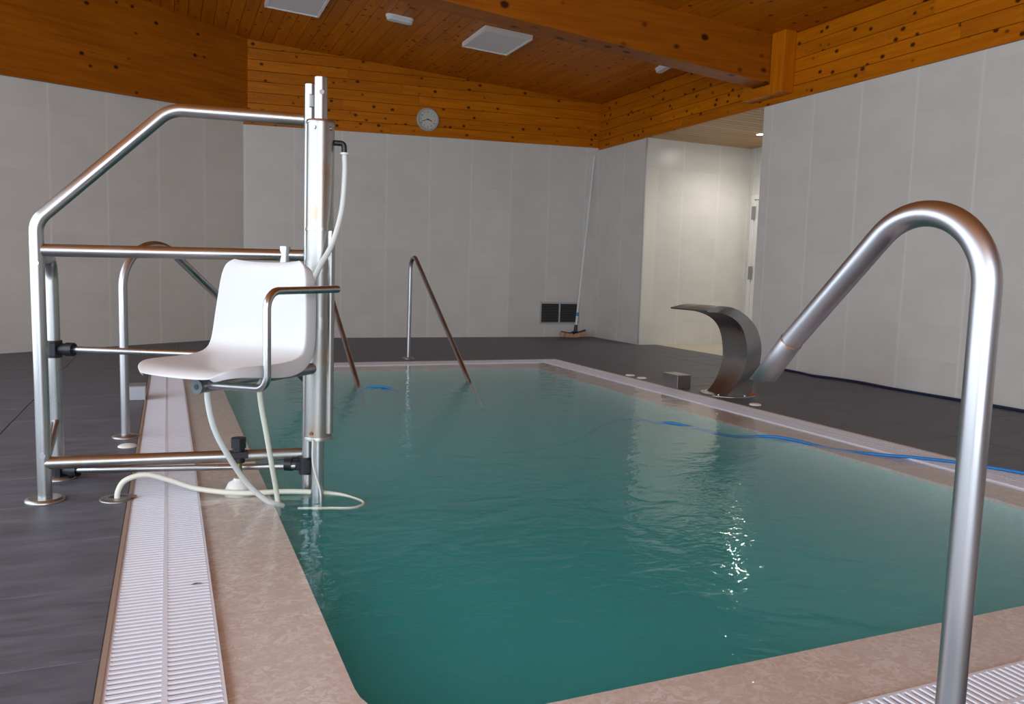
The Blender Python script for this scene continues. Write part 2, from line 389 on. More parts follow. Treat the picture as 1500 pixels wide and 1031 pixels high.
# ------------------------------------------------------------------ setting: walls with tiles
TW, TH = 0.585, 0.29
def wall_tiles(parent, O, U, Nn, ulen, z0, z1, u0=0.0):
    R = Matrix((U, Vector((0, 0, 1)), Nn)).transposed().to_4x4()
    u = u0
    while u < ulen-0.01:
        a, b = max(u, 0), min(u+TW, ulen); z = z0
        while z < z1-0.01:
            c, d = z, min(z+TH, z1)
            if b-a > 0.02:
                o = link('tile', tile_mesh(b-a-0.0016, d-c-0.0012, 0.008, 0.0006), parent, M['tile'])
                P = O + U*((a+b)/2) + Vector((0, 0, (c+d)/2)) + Nn*random.uniform(-0.0003, 0.0003)
                o.matrix_world = Matrix.Translation(P) @ R
            z += TH
        u += TW
ZT = 2.76
EX, EY, EZ = Vector((1, 0, 0)), Vector((0, 1, 0)), Vector((0, 0, 1))
def struct(mb, name, m, label): return tag(mb.build(name, m), label, kind='structure')
wb = struct(MB().box(0.6, XR+0.2, YB+0.0015, YB+0.2, -0.2, 3.9), 'wall_back', M['grout_wall'], 'white tiled back wall behind the pool')
wall_tiles(wb, Vector((LC.x, YB+0.008, 0)), EX, -EY, XR-LC.x, 0, ZT, -0.569)
wr = struct(MB().box(XR+0.0015, XR+0.2, -3.2, 6.85, -0.2, 3.9).box(XR+0.0015, XR+0.2, 9.08, YB+0.2, -0.2, 3.9).box(XR+0.0015, XR+0.2, 6.87, 9.08, 2.71, 3.9), 'wall_right', M['grout_wall'], 'white tiled right wall with an alcove opening')
wall_tiles(wr, Vector((XR+0.008, 0.9, 0)), EY, -EX, 6.85-0.9, 0, 2.72, -0.03)
wall_tiles(wr, Vector((XR+0.008, 9.08, 0)), EY, -EX, YB-9.08, 0, 2.72, -0.03)
wa = struct(MB().box(XR+0.2, 7.7, 9.0815, 9.3, -0.2, 2.9).box(7.448, 7.7, 6.5, 9.1, -0.2, 2.9).box(XR+0.2, 7.7, 6.4, 6.6, -0.2, 2.9), 'wall_alcove', M['grout_wall'], 'white tiled walls of the lit alcove')
wall_tiles(wa, Vector((XR+0.008, 9.088, 0)), EX, -EY, 7.44-XR, 0, 2.71)
wall_tiles(wa, Vector((7.448, 8.99, 0)), EY, -EX, 0.1, 0, 2.71)
wall_tiles(wa, Vector((7.448, 7.9, 0)), EY, -EX, 1.09, 2.06, 2.71)
wall_tiles(wa, Vector((7.448, 6.6, 0)), EY, -EX, 1.3, 0, 2.71)
NL = Vector((-LD.y, LD.x, 0));  NL = NL if NL.y < 0 else -NL
lb = MB(); a0, a1 = LC-NL*0.0015+LD*-0.1, LE-NL*0.0015; b1, b0 = LE-NL*0.2, LC-NL*0.2-LD*0.1
lb.hexa([(p.x, p.y, -0.2) for p in (a0, a1, b1, b0)], [(p.x, p.y, 4.0) for p in (a0, a1, b1, b0)])
wl = struct(lb, 'wall_left', M['grout_wall'], 'white tiled angled wall on the left')
wall_tiles(wl, LC-NL*0.008, LD, NL, 3.4, 0, ZT, -0.04)
MB().box(5.742, 5.758, 9.072, 9.084, 0, 2.70).build('corner_strip', M['alu'], wa)
# unseen sides: piers, sill and head around the big glazing behind the camera
sh = MB(); X0 = LE.x
sh.box(X0-0.3, X0, LE.y-0.1, LE.y+0.4, -0.2, 4.1).box(X0-0.3, X0, -3.2, 6.6, -0.2, 0.15).box(X0-0.3, X0, -3.2, 7.6, 3.2, 4.1).box(X0-0.3, X0, 6.2, LE.y, -0.2, 4.1)
struct(sh, 'wall_front', M['plastic_matt'], 'plain wall around the left glazing, out of view')
sh2 = MB().box(X0-0.3, XR+0.2, -3.4, -3.1, -0.2, 0.15).box(X0-0.3, XR+0.2, -3.4, -3.1, 3.2, 4.1).box(1.1, XR+0.2, -3.4, -3.1, 0.1, 3.3)
struct(sh2, 'wall_front', M['plastic_matt'], 'plain wall around the glazing behind the viewer, out of view')
w1 = MB()
for k in range(8): w1.box(X0-0.12, X0-0.06, -3.0+k*1.31-0.03, -3.0+k*1.31+0.03, 0.15, 3.2)
struct(w1, 'window_1', M['window_frame'], 'white window mullions on the left, out of view')
w2 = MB()
for k in range(4): w2.box(X0+0.1+k*1.27-0.03, X0+0.1+k*1.27+0.03, -3.2, -3.14, 0.15, 3.2)
struct(w2, 'window_2', M['window_frame'], 'white window mullions behind the viewer, out of view')

# alcove door and soffit
sof = struct(MB().box(XR+0.0, 7.7, 6.5, 9.2, 2.725, 2.9), 'ceiling', M['joint'], 'pale boarded soffit of the alcove')
for k in range(20):
    y0 = 6.87+k*0.111
    MB().box(XR+0.01, 7.44, y0+0.006, min(y0+0.105, 9.08), 2.705, 2.726).build('board', M['wood_pale'], sof)
d1 = struct(MB().box(7.40, 7.455, 8.91, 8.97, 0, 2.06).box(7.40, 7.455, 7.90, 7.96, 0, 2.06).box(7.40, 7.455, 7.96, 8.91, 2.0, 2.06), 'door_1', M['door'], 'white door frame inside the alcove')
MB().box(7.415, 7.455, 7.965, 8.905, 0.005, 1.995).build('door_leaf', M['door'], d1, 0.003)
for z in (1.82, 1.0, 0.25):
    h = MB(); h.tube([(7.408, 8.908, z-0.09), (7.408, 8.908, z+0.09)], 0.011, 10)
    h.box(7.398, 7.402, 8.87, 8.95, z-0.09, z+0.09); h.build('hinge', M['steel_dark'], d1)

# ------------------------------------------------------------------ wood: wall bands, ceiling, beam
def board(parent, m, pa, pb, za0, za1, zb0, zb1, out, th=0.026):
    mb = MB(); o = out*th
    b = [(pa.x, pa.y, za0), (pb.x, pb.y, zb0), (pb.x+o.x, pb.y+o.y, zb0), (pa.x+o.x, pa.y+o.y, za0)]
    t = [(pa.x, pa.y, za1), (pb.x, pb.y, zb1), (pb.x+o.x, pb.y+o.y, zb1), (pa.x+o.x, pa.y+o.y, za1)]
    mb.hexa(b, t); return mb.build('board', m, parent, 0.003, 1)
def ceil_z(x): return 3.345+0.0485*(XR-x)
BH = 0.128
band = struct(MB().box(LC.x, XR, YB-0.002, YB+0.01, 2.755, 3.7), 'trim_2', M['joint'], 'honey pine boarding above the white tiles of the back wall')
for k in range(9):
    zl, zr = 2.585+k*BH, 2.728+k*BH*0.985
    for (u, v) in ((0, 0.37+0.13*math.sin(k*2.3)), (0.37+0.13*math.sin(k*2.3), 1)):
        pa = Vector((LC.x+(XR-LC.x)*u, YB-0.002, 0)); pb = Vector((LC.x+(XR-LC.x)*v-0.001, YB-0.002, 0))
        za, zb = zl+(zr-zl)*u, zl+(zr-zl)*v
        if min(za, zb) < ceil_z(pa.x)+0.02: board(band, M['wood_x'], pa, pb, za+0.002, za+BH-0.002, zb+0.002, zb+BH-0.002, -EY)
band = struct(MB().box(XR-0.002, XR+0.01, -3.0, YB, 2.72, 3.7), 'trim_3', M['joint'], 'honey pine boarding above the white tiles of the right wall')
for k in range(5):
    cuts = [-3.0, 1.5+0.7*math.sin(k*1.7), 5.0+0.6*math.sin(k*2.9+1), 8.3+0.5*math.sin(k*2.1), YB-0.028]
    for a, b in zip(cuts, cuts[1:]):
        board(band, M['wood_y'], Vector((XR-0.002, a, 0)), Vector((XR-0.002, b-0.001, 0)), 2.70+k*BH+0.002, 2.70+(k+1)*BH-0.002, 2.70+k*BH+0.002, 2.70+(k+1)*BH-0.002, -EX)
# laminated beam along the angled left wall
p0, p1 = LC+LD*0.0, LE
bm_ = MB(); Ln = 5.0
bm_.hexa([(0, 0, 2.70), (Ln, 0, 2.70-0.048*Ln), (Ln, 0.05, 2.70-0.048*Ln), (-0.03, 0.05, 2.70)], [(0, 0, 3.95), (Ln, 0, 3.95), (Ln, 0.05, 3.95), (-0.03, 0.05, 3.95)])
lbm = bm_.build('trim_4', M['wood_beam']); lbm.matrix_world = Matrix.Translation(LC) @ Matrix((LD, NL, EZ)).transposed().to_4x4(); tag(lbm, 'orange laminated timber above the angled left wall, shade darkened into its colour', kind='structure')
cb = MB().hexa([(X0-0.3, -3.4, ceil_z(X0-0.3)+0.02), (XR+0.2, -3.4, ceil_z(XR+0.2)+0.02), (XR+0.2, YB+0.2, ceil_z(XR+0.2)+0.02), (X0-0.3, YB+0.2, ceil_z(X0-0.3)+0.02)],
               [(X0-0.3, -3.4, 4.3), (XR+0.2, -3.4, 4.3), (XR+0.2, YB+0.2, 4.3), (X0-0.3, YB+0.2, 4.3)])
ceiling = struct(cb, 'ceiling', M['joint'], 'sloping honey pine boarded ceiling')
PW = 0.135; x = X0
while x < XR-0.01:
    x1 = min(x+PW, XR); g = 0.0025
    j = 2.2+1.2*math.sin(x*37.0)
    for (ya, yb) in ((-3.1, j), (j, 6.62), (6.84, YB)):
        mb = MB(); mb.hexa([(x+g, ya+.001, ceil_z(x)), (x1-g, ya+.001, ceil_z(x1)), (x1-g, yb-.001, ceil_z(x1)), (x+g, yb-.001, ceil_z(x))],
                [(x+g, ya+.001, ceil_z(x)+0.022), (x1-g, ya+.001, ceil_z(x1)+0.022), (x1-g, yb-.001, ceil_z(x1)+0.022), (x+g, yb-.001, ceil_z(x)+0.022)])
        mb.build('plank', M['wood_y'], ceiling)
    x = x1
def bz(x): return 2.873+(5.67-x)*0.0757
bb = MB(); BA, BB, BXE = 6.60, 6.86, -3.2
bb.hexa([(BXE, BA, bz(BXE)), (XR-0.03, BA, bz(XR-0.03)), (XR-0.03, BB, bz(XR-0.03)), (BXE, BB, bz(BXE))],
        [(BXE, BA, ceil_z(BXE)+0.02), (XR-0.03, BA, ceil_z(XR)+0.02), (XR-0.03, BB, ceil_z(XR)+0.02), (BXE, BB, ceil_z(BXE)+0.02)])
beam = bb.build('roof_beam', wood('laminated_roof_beam', 0, (0.44, 0.120, 0.002), (0.27, 0.062, 0.001), 0.24, 0.5, 6.0), None, 0.006)
tag(beam, kind='structure', label='large laminated timber beam crossing the ceiling')
sup = empty('beam_bracket', (XR-0.03, 6.6, 2.76)); tag(sup, 'wooden plank bracket holding the big beam end at the right wall', 'bracket')
MB().box(-0.14, 0.0, -0.20, -0.01, 0.0, 0.60).build('side_plank', M['wood_post'], sup, 0.004)
MB().box(-0.14, 0.0, 0.27, 0.40, 0.0, 0.60).build('side_plank', M['wood_post'], sup, 0.004)
MB().box(-0.14, 0.0, -0.008, 0.268, 0.0, 0.105).build('bottom_plank', M['wood_y'], sup, 0.004)

# ------------------------------------------------------------------ lamps
SL = -math.atan(0.0485)
def on_ceil(o, x, y, dz): o.location = (x, y, ceil_z(x)-dz); o.rotation_euler.y = -SL
def panel(x, y, label):
    t = empty('ceiling_light'); on_ceil(t, x, y, 0.0); tag(t, label, 'ceiling light', 'square ceiling light panels')
    f = MB(); w, d, h = 0.275, 0.36, 0.05
    for (a, b, c, e) in ((-w, w, -d, -d+0.025), (-w, w, d-0.025, d), (-w, -w+0.025, -d+0.025, d-0.025), (w-0.025, w, -d+0.025, d-0.025)): f.box(a, b, c, e, -h, -0.0)
    f.build('frame', M['lamp_white'], t); MB().box(-w+0.024, w-0.024, -d+0.024, d-0.024, -h+0.006, -0.01).build('diffuser', M['diffuser'], t)
panel(3.36, 8.46, 'white rectangular light panel on the boarded ceiling right of the small oval lamp')
panel(1.215, 8.46, 'white rectangular light panel cut by the top picture edge above the lift')
def emerg(x, y, rz, label):
    t = empty('emergency_light'); t.location = (x, y, ceil_z(x)); t.rotation_euler = (0, -SL, rz); tag(t, label, 'emergency light', 'small oval emergency lights')
    for (n, a, b, z0, z1, m) in (('base', 0.150, 0.055, -0.022, 0.0, M['lamp_white']), ('lens', 0.140, 0.048, -0.05, -0.0225, M['diffuser'])):
        mb = MB(); R = rrect(-a, a, -b, b, b*0.95, 6); nn = len(R); Q = rrect(-a*0.96, a*0.96, -b*0.8, b*0.8, b*0.76, 6)
        mb.add([(p, q, z1) for p, q in R]+[(p, q, (z0+z1)/2) for p, q in R]+[(p, q, z0) for p, q in Q], [(i, (i+1) % nn, nn+(i+1) % nn, nn+i) for i in range(nn)]+[(nn+i, nn+(i+1) % nn, 2*nn+(i+1) % nn, 2*nn+i) for i in range(nn)]+[tuple(range(nn)), tuple(range(3*nn-1, 2*nn-1, -1))])
        mb.build(n, m, t)
emerg(2.25, 8.41, 0.05, 'small white oval emergency lamp on the ceiling between the two panels')
emerg(5.36, 8.18, pi/2-0.1, 'small white emergency lamp tucked behind the big beam near the right wall')
t = empty('downlight', (6.773, 8.109, 2.705)); tag(t, 'lit round recessed downlight in the pale alcove soffit', 'downlight')
MB().lathe([(0.055, 0.0), (0.055, -0.006), (0.045, -0.008), (0.042, 0.0)], n=24).build('ring', M['lamp_white'], t)
MB().lathe([(0.041, -0.001), (0.041, -0.004), (0.02, -0.006)], n=24).build('lens', M['lit'], t)
sl = bpy.data.lights.new('downlight_beam', 'SPOT'); sl.energy = 30; sl.spot_size = 2.6; sl.spot_blend = 0.6; sl.shadow_soft_size = 0.04; sl.color = (1, 0.96, 0.86)
so = bpy.data.objects.new('downlight_beam', sl); so.location = (6.773, 8.109, 2.69); COL.objects.link(so)

# ------------------------------------------------------------------ pool lift
lift = empty('pool_lift', (0.0, 3.3, 0.0)); tag(lift, 'stainless pool access lift with white seat beside the left pool edge', 'pool lift')
OFF = Vector((0, 3.3, 0))
def L_(pts): return [Vector(p)-OFF for p in pts]
def part(name, pts, r, m, n=16, parent=None, flat=1.0, caps=True):
    return MB().tube(L_(pts), r, n, caps, False, flat).build(name, m, parent or lift)
def disc(name, x, y, z0, z1, r0, r1, m, parent=None, n=28):
    return MB().lathe([(r0, z0), (r0, z0+(z1-z0)*0.5), (r1, z1)], (x, y-OFF.y, 0), n).build(name, m, parent or lift)
TR = 0.0245
part('post', fillet([(-0.432, 3.37, 0.0), (-0.437, 3.37, 1.035), (0.015, 3.37, 1.478), (0.50, 3.30, 1.478)], [0.09, 0.12], 10), TR, M['steel'], 20)
part('post', fillet([(-0.425, 3.71, 0.0), (-0.432, 3.71, 0.905), (-0.437, 3.39, 0.905)], [0.09], 10), TR, M['steel'], 20)
part('mid_rail', [(-0.42, 3.37, 0.932), (0.505, 3.30, 0.945)], TR*0.93, M['steel'])
part('lower_rail', [(-0.43, 3.37, 0.142), (0.505, 3.30, 0.135)], TR, M['steel_worn'])
part('brace', [(-0.43, 3.39, 0.155), (-0.427, 3.70, 0.235)], 0.018, M['steel'])
part('thin_bar', [(-0.40, 3.70, 0.537), (0.49, 3.26, 0.535)], 0.0135, M['steel'])
part('thin_bar', [(-0.40, 3.69, 0.035), (0.47, 3.26, 0.095)], 0.0125, M['steel'])
for (x, y) in ((-0.432, 3.37), (-0.425, 3.71)): disc('base_plate', x, y, 0.0, 0.012, 0.068, 0.055, M['steel_worn'])
part('bolt_cap', [(-0.437, 3.346, 0.885), (-0.437, 3.340, 0.885)], 0.010, M['steel'], 10)
part('bolt_cap', [(-0.433, 3.346, 0.175), (-0.433, 3.340, 0.175)], 0.010, M['steel'], 10)
# black clamp fittings
def clamp(p, d, r=0.033):
    mb = MB(); P = Vector(p)-OFF
    mb.tube([P-EZ*0.035, P+EZ*0.035], r, 14); mb.tube([P, P+Vector(d)*0.085], 0.024, 12)
    mb.tube([P+Vector(d)*0.055, P+Vector(d)*0.085], 0.028, 12)
    mb.box(P.x-0.042, P.x+0.042, P.y-0.016, P.y+0.016, P.z-0.016, P.z+0.016)
    mb.box(P.x-0.012, P.x+0.012, P.y-r-0.01, P.y-r+0.012, P.z-0.028, P.z+0.028)
    return mb.build('clamp', M['black'], lift, 0.003)
dv = Vector((0.89, -0.44, 0)).normalized()
clamp((-0.431, 3.71, 0.537), dv); clamp((-0.425, 3.71, 0.035), dv, 0.031); c_ = clamp((0.509, 3.255, 0.098), -dv, 0.030)
# little foot standing on the coping
MB().tube(L_([(0.252, 3.30, 0.115), (0.252, 3.30, 0.205)]), 0.024, 14).tube(L_([(0.252, 3.30, 0.175), (0.252, 3.30, 0.215)]), 0.029, 8).box(0.218, 0.286, -0.03, 0.02, 0.135, 0.162).build('clamp', M['black'], lift, 0.003)
part('foot_stem', [(0.252, 3.30, 0.03), (0.252, 3.30, 0.13)], 0.013, M['brass'], 12)
MB().lathe([(0.056, -0.014), (0.054, 0.006), (0.040, 0.034), (0.022, 0.044), (0.020, 0.052)], (0.252, 0.0, 0), 24).build('foot', M['plastic_matt'], lift)
# mast, lifting cylinder, piston rod
mast = MB().tube(L_([(0.512, 3.255, -1.15), (0.520, 3.255, 1.605)]), 0.0235, 18)
mast.build('mast', M['steel'], lift)
MB().box(0.510, 0.530, -0.075, -0.05, 1.515, 1.565).build('mast_bracket', M['steel_dark'], lift, 0.003)
part('piston_rod', [(0.537, 3.17, -1.15), (0.5445, 3.17, 1.617)], 0.0255, M['steel'], 20)
part('bolt_cap', [(0.543, 3.146, 1.56), (0.543, 3.139, 1.56)], 0.009, M['steel'], 10)
cyl = MB(); CR = 0.052
cyl.tube(L_([(0.5395, 3.17, 0.235), (0.5448, 3.17, 1.447)]), CR, 32)
cylinder = cyl.build('lift_cylinder', M['steel_worn'], lift)
disc('cylinder_cap', 0.5448, 3.17, 1.445, 1.457, CR+0.004, CR+0.001, M['steel'])
disc('flange', 0.5395, 3.17, 0.222, 0.236, CR+0.006, CR+0.004, M['edging'] if False else M['steel_worn'])
for (z, h) in ((1.045, 0.012), (0.905, 0.045), (0.685, 0.045)): disc('collar', 0.5395+0.0044*z, 3.17, z-h/2, z+h/2, CR+0.0035, CR+0.003, M['steel_worn'])
MB().tube(L_([(0.578, 3.133, 0.25), (0.580, 3.133, 1.04)]), 0.016, 12).build('side_tube', M['steel_worn'], lift)
for a in (-2.2, -0.9):
    p = Vector((0.5448+CR*math.cos(a), 3.17+CR*math.sin(a), 1.425)); d_ = Vector((math.cos(a), math.sin(a), 0))
    part('screw', [p, p+d_*0.006], 0.0075, M['steel_dark'], 10)
    p = Vector((0.5395+CR*math.cos(a), 3.17+CR*math.sin(a), 0.252)); part('screw', [p, p+d_*0.005], 0.0075, M['rust'], 10)
# elbow fitting and its hose
part('hose_fitting', fillet([(0.594, 3.155, 1.377), (0.630, 3.150, 1.377), (0.632, 3.150, 1.335)], [0.012], 5), 0.0105, M['black'], 12)
part('hose_collar', [(0.632, 3.150, 1.342), (0.632, 3.150, 1.334)], 0.017, M['plastic_matt'], 14)
part('air_hose', smooth_curve([(0.632, 3.150, 1.34), (0.632, 3.142, 1.26), (0.618, 3.125, 1.12), (0.575, 3.08, 0.99), (0.52, 3.04, 0.90), (0.48, 3.05, 0.80)]), 0.0105, M['hose'], 12)
part('cable', smooth_curve([(0.512, 3.11, 0.23), (0.515, 3.12, 0.13), (0.545, 3.135, 0.02), (0.55, 3.14, -0.06)]), 0.004, M['plastic_matt'], 8)
part('stub_post', [(0.425, 3.30, 0.62), (0.430, 3.30, 0.978)], 0.022, M['steel'])
# seat
sc = Vector((0.288, 2.891, 0)); ph = 0.775
sf = Vector((-math.cos(ph), -math.sin(ph), 0)); sl_ = Vector((math.sin(ph), -math.cos(ph), 0))
def S(a, b, z): return sc + sf*a + sl_*b + EZ*z
def seat_mesh():
    prof = [(0.372, 0.548), (0.362, 0.562), (0.340, 0.571), (0.30, 0.575), (0.24, 0.574), (0.17, 0.572), (0.11, 0.573), (0.06, 0.578), (0.025, 0.590), (0.003, 0.612), (-0.008, 0.645), (-0.014, 0.69), (-0.020, 0.74), (-0.026, 0.79), (-0.032, 0.84), (-0.038, 0.88), (-0.043, 0.903), (-0.052, 0.912)]
    half = [0.135, 0.165, 0.183, 0.196, 0.203, 0.206, 0.207, 0.207, 0.206, 0.205, 0.203, 0.200, 0.196, 0.191, 0.186, 0.179, 0.166, 0.140]
    ts = [-1, -0.97, -0.9, -0.75, -0.5, -0.25, 0, 0.25, 0.5, 0.75, 0.9, 0.97, 1]
    mb = MB(); vs_ = []; nv = len(prof); cols = len(ts)+4
    for i, ((a, z), h) in enumerate(zip(prof, half)):
        a0, z0 = prof[max(i-1, 0)]; a1, z1 = prof[min(i+1, nv-1)]; ta, tz = a1-a0, z1-z0; ln = math.hypot(ta, tz); na, nz = (tz/ln, -ta/ln)  # towards sitter
        if na*0.6+nz < 0: na, nz = -na, -nz
        fl = [0.005, 0.009, 0.013, 0.018, 0.024, 0.030, 0.036][min(i, 6)] if i <= nv-4 else 0.022
        row = [(-h-0.004, -fl), (-h-0.003, -0.012)] + [(t_*h, 0.014*abs(t_)**3) for t_ in ts] + [(h+0.003, -0.012), (h+0.004, -fl)]
        row[1] = (row[1][0], -fl*0.35); row[-2] = (row[-2][0], -fl*0.35)
        for b, d in row: vs_.append(S(a+na*d, b, z+nz*d)-OFF)
    fs = [(i*cols+k, i*cols+k+1, (i+1)*cols+k+1, (i+1)*cols+k) for i in range(nv-1) for k in range(cols-1)]
    mb.add(vs_, fs, True); return mb
seat = seat_mesh().build('seat', M['plastic_white'], lift); tag(seat, label='white moulded plastic seat shell')
so_ = seat.modifiers.new('thick', 'SOLIDIFY'); so_.thickness = 0.005; so_.offset = 0
ss = seat.modifiers.new('sub', 'SUBSURF'); ss.levels = 2; ss.render_levels = 2
UZ = 0.508
part('seat_support', [S(0.262, -0.02, UZ), S(-0.33, -0.02, UZ)], 0.0225, M['steel_worn'], 18)
ring = MB().tube(L_([S(0.262, -0.02, UZ), S(0.272, -0.02, UZ)]), 0.0235, 20).build('end_plug', M['rubber'], lift)
MB().tube(L_([S(0.2721, -0.02, UZ), S(0.2735, -0.02, UZ)]), 0.009, 14).build('plug_hole', M['black'], ring)
for a in (0.17, 0.05):
    MB().hexa([S(a-.02, -0.13, 0.553)-OFF, S(a-.02, 0.15, 0.553)-OFF, S(a+.02, 0.15, 0.553)-OFF, S(a+.02, -0.13, 0.553)-OFF], [S(a-.02, -0.13, 0.559)-OFF, S(a-.02, 0.15, 0.559)-OFF, S(a+.02, 0.15, 0.559)-OFF, S(a+.02, -0.13, 0.559)-OFF]).build('seat_bracket', M['steel_dark'], lift)
    MB().hexa([S(a-.012, -0.03, 0.522)-OFF, S(a-.012, 0.0, 0.522)-OFF, S(a+.012, 0.0, 0.522)-OFF, S(a+.012, -0.03, 0.522)-OFF], [S(a-.02, -0.05, 0.554)-OFF, S(a-.02, 0.02, 0.554)-OFF, S(a+.02, 0.02, 0.554)-OFF, S(a+.02, -0.05, 0.554)-OFF]).build('seat_bracket', M['steel_dark'], lift)
part('armrest', fillet([S(-0.115, 0.245, 0.826), S(0.255, 0.245, 0.822), S(0.255, 0.245, 0.522), S(0.236, -0.005, 0.512)], [0.055, 0.04], 8), 0.0125, M['steel'], 16)
part('drain_hose', smooth_curve([(0.118, 2.80, 0.512), (0.120, 2.85, 0.44), (0.14, 2.90, 0.341), (0.18, 2.95, 0.244), (0.257, 3.05, 0.101), (0.335, 3.09, 0.012), (0.40, 3.11, -0.022)]), 0.0105, M['hose'], 12)
part('drain_hose', smooth_curve([(0.290, 2.90, 0.505), (0.296, 2.90, 0.42), (0.32, 2.95, 0.30), (0.35, 3.03, 0.15), (0.374, 3.1, 0.034), (0.385, 3.12, -0.06)]), 0.0095, M['hose_ivory'], 12)

hpts = smooth_curve([(-0.186, 3.309, -0.02), (-0.183, 3.31, 0.03), (-0.155, 3.31, 0.072), (-0.085, 3.31, 0.087), (0.0, 3.305, 0.060), (0.10, 3.29, 0.022), (0.25, 3.235, 0.008), (0.44, 3.205, 0.006), (0.60, 3.165, -0.004), (0.668, 3.09, -0.0075), (0.691, 3.01, -0.0085), (0.640, 2.96, -0.0085), (0.551, 2.985, -0.0088), (0.45, 3.06, -0.022)])
hose = MB().tube(hpts, [0.0105 if i < 60 else max(0.0050, 0.0105-0.0005*(i-60)) for i in range(len(hpts))], 12).build('water_hose', M['hose_ivory'])
tag(hose, 'ivory hose from the deck hole looping onto the water at the lift', 'hose')
hp = empty('hose_outlet', (-0.186, 3.309, 0)); tag(hp, 'round flat cover in the deck that the ivory hose comes out of', 'floor cover')
MB().lathe([(0.062, 0.0005), (0.062, 0.004), (0.055, 0.006), (0.016, 0.006), (0.014, 0.003)], n=28).build('cover', M['steel_dark'], hp)
MB().box(0.050, 0.066, -0.008, 0.008, 0.001, 0.009).build('rusty_screw', M['rust'], hp)

# ------------------------------------------------------------------ handrails
def rail(label, foot, corner, end, r, bend, group=None):
    t = empty('pool_handrail', foot); tag(t, label, 'handrail', group); f0 = Vector(foot)
    MB().tube([p-f0 for p in fillet([foot, corner, end], [bend], 14)], r, 18).build('rail_tube', M['steel_satin'], t)
    MB().lathe([(0.065, 0.0), (0.065, 0.006), (0.05, 0.012), (r+0.002, 0.014)], n=28).build('base_plate', M['steel_worn'], t)
    return t
rail('steel handrail on the left deck whose arch rises behind the lift posts', (-0.209, 4.50, 0), (-0.211, 4.50, 1.19), (1.227, 6.042, -0.238), 0.0215, 0.225)
rail('steel far handrail standing clear, nearest the back wall vent', (2.247, 7.865, 0), (2.258, 7.865, 1.12), (2.30, 5.90, -0.20), 0.0205, 0.11, 'handrails at the far pool steps')
rail('steel far handrail mostly hidden behind the lift column', (1.30, 7.865, 0), (1.31, 7.865, 1.12), (1.38, 5.95, -0.20), 0.0205, 0.11, 'handrails at the far pool steps')

# ------------------------------------------------------------------ water cannon pipe in the foreground
wc = empty('water_jet_pipe', (1.10, 0.803, 0)); tag(wc, 'large curved steel water jet pipe in the right foreground, nozzle cut flat', 'water jet')
wo = Vector((1.10, 0.803, 0))
pts = fillet([(1.10, 0.803, 0.0), (1.10, 0.803, 1.175), (1.10, 1.197, 0.782)], [0.115], 24)
MB().tube([p-wo for p in pts], 0.0205, 32).build('pipe', M['steel_satin'], wc)
d_ = (Vector((1.10, 1.30, 0.663))-Vector((1.10, 1.197, 0.782))).normalized()
def nozzle():
    mb = MB(); vs_ = []; n = 32; q0 = Vector((1.10, 1.194, 0.785))-wo; sv = d_.cross(EX).normalized()
    for k, L in enumerate((0.0, 0.004, 0.03)):
        for i in range(n):
            a = 2*pi*i/n; rr = 0.0205 if k == 0 else 0.0216
            vs_.append(q0+d_*L+(EX*math.cos(a)+sv*math.sin(a))*rr)
    zend = 0.700
    for inner_ in (0, 1):
        for i in range(n):
            a = 2*pi*i/n; rr = 0.0216 if not inner_ else 0.0195; p = q0+(EX*math.cos(a)+sv*math.sin(a))*rr
            L = ((zend-wo.z)-p.z)/d_.z; vs_.append(p+d_*L)
    for i in range(n):
        a = 2*pi*i/n; vs_.append(q0+d_*0.01+(EX*math.cos(a)+sv*math.sin(a))*0.0195)
    fs = [(r*n+i, r*n+(i+1) % n, (r+1)*n+(i+1) % n, (r+1)*n+i) for r in range(5) for i in range(n)]
    mb.add(vs_, fs, True); return mb
nz = nozzle().build('nozzle', M['steel_satin'], wc)
sv = d_.cross(EX).normalized()
def warc(a0, a1, r, m, nm):
    q0 = Vector((1.10, 1.194, 0.785))-wo
    MB().tube([q0+(EX*math.cos(a0+(a1-a0)*k/16)+sv*math.sin(a0+(a1-a0)*k/16))*0.0212 for k in range(17)], r, 6).build(nm, m, wc)
warc(-2.0, 4.2, 0.0011, M['steel_worn'], 'weld_seam'); warc(1.9, 2.7, 0.0017, M['rust'], 'rusty_weld'); warc(3.2, 3.5, 0.0016, M['rust'], 'rusty_weld')
MB().lathe([(0.07, 0.0), (0.07, 0.006), (0.055, 0.012), (0.023, 0.014)], n=28).build('base_plate', M['steel_satin'], wc)

# ------------------------------------------------------------------ waterfall spout
YC = 5.07
wf = empty('waterfall_spout', (4.03, YC, 0)); tag(wf, 'curved swan-neck steel waterfall spout on the right deck', 'waterfall spout')
innr = [(3.71, .657), (3.79, .652), (3.843, .645), (3.946, .609), (4.029, .546), (4.081, .45), (4.103, .339), (4.096, .255), (4.057, .154), (3.995, .068), (3.921, .0)]
outr = [(3.705, .668), (3.80, .699), (3.906, .694), (3.998, .669), (4.092, .615), (4.179, .532), (4.227, .43), (4.240, .337), (4.225, .225), (4.185, .132), (4.165, .0)]
hwid = [.235, .20, .175, .155, .15, .15, .15, .145, .14, .13, .125]
innr = smooth_curve([(a, h, z) for (a, z), h in zip(innr, hwid)], 4); outr = smooth_curve([(a, h, z) for (a, z), h in zip(outr, hwid)], 4)
wmb = MB(); n = len(innr); vi = []; 
for s_ in (-1, 1):
    for p in innr: vi.append((p.x*(YC-p.y)/4.916-4.03, s_*p.y, p.z))
    for p in outr: vi.append((p.x*(YC-p.y)/4.916-4.03, s_*p.y, p.z))
ii, io, ji, jo = 0, n, 2*n, 3*n
wmb.add(vi, [(ii+k, ii+k+1, ji+k+1, ji+k) for k in range(n-1)], True)
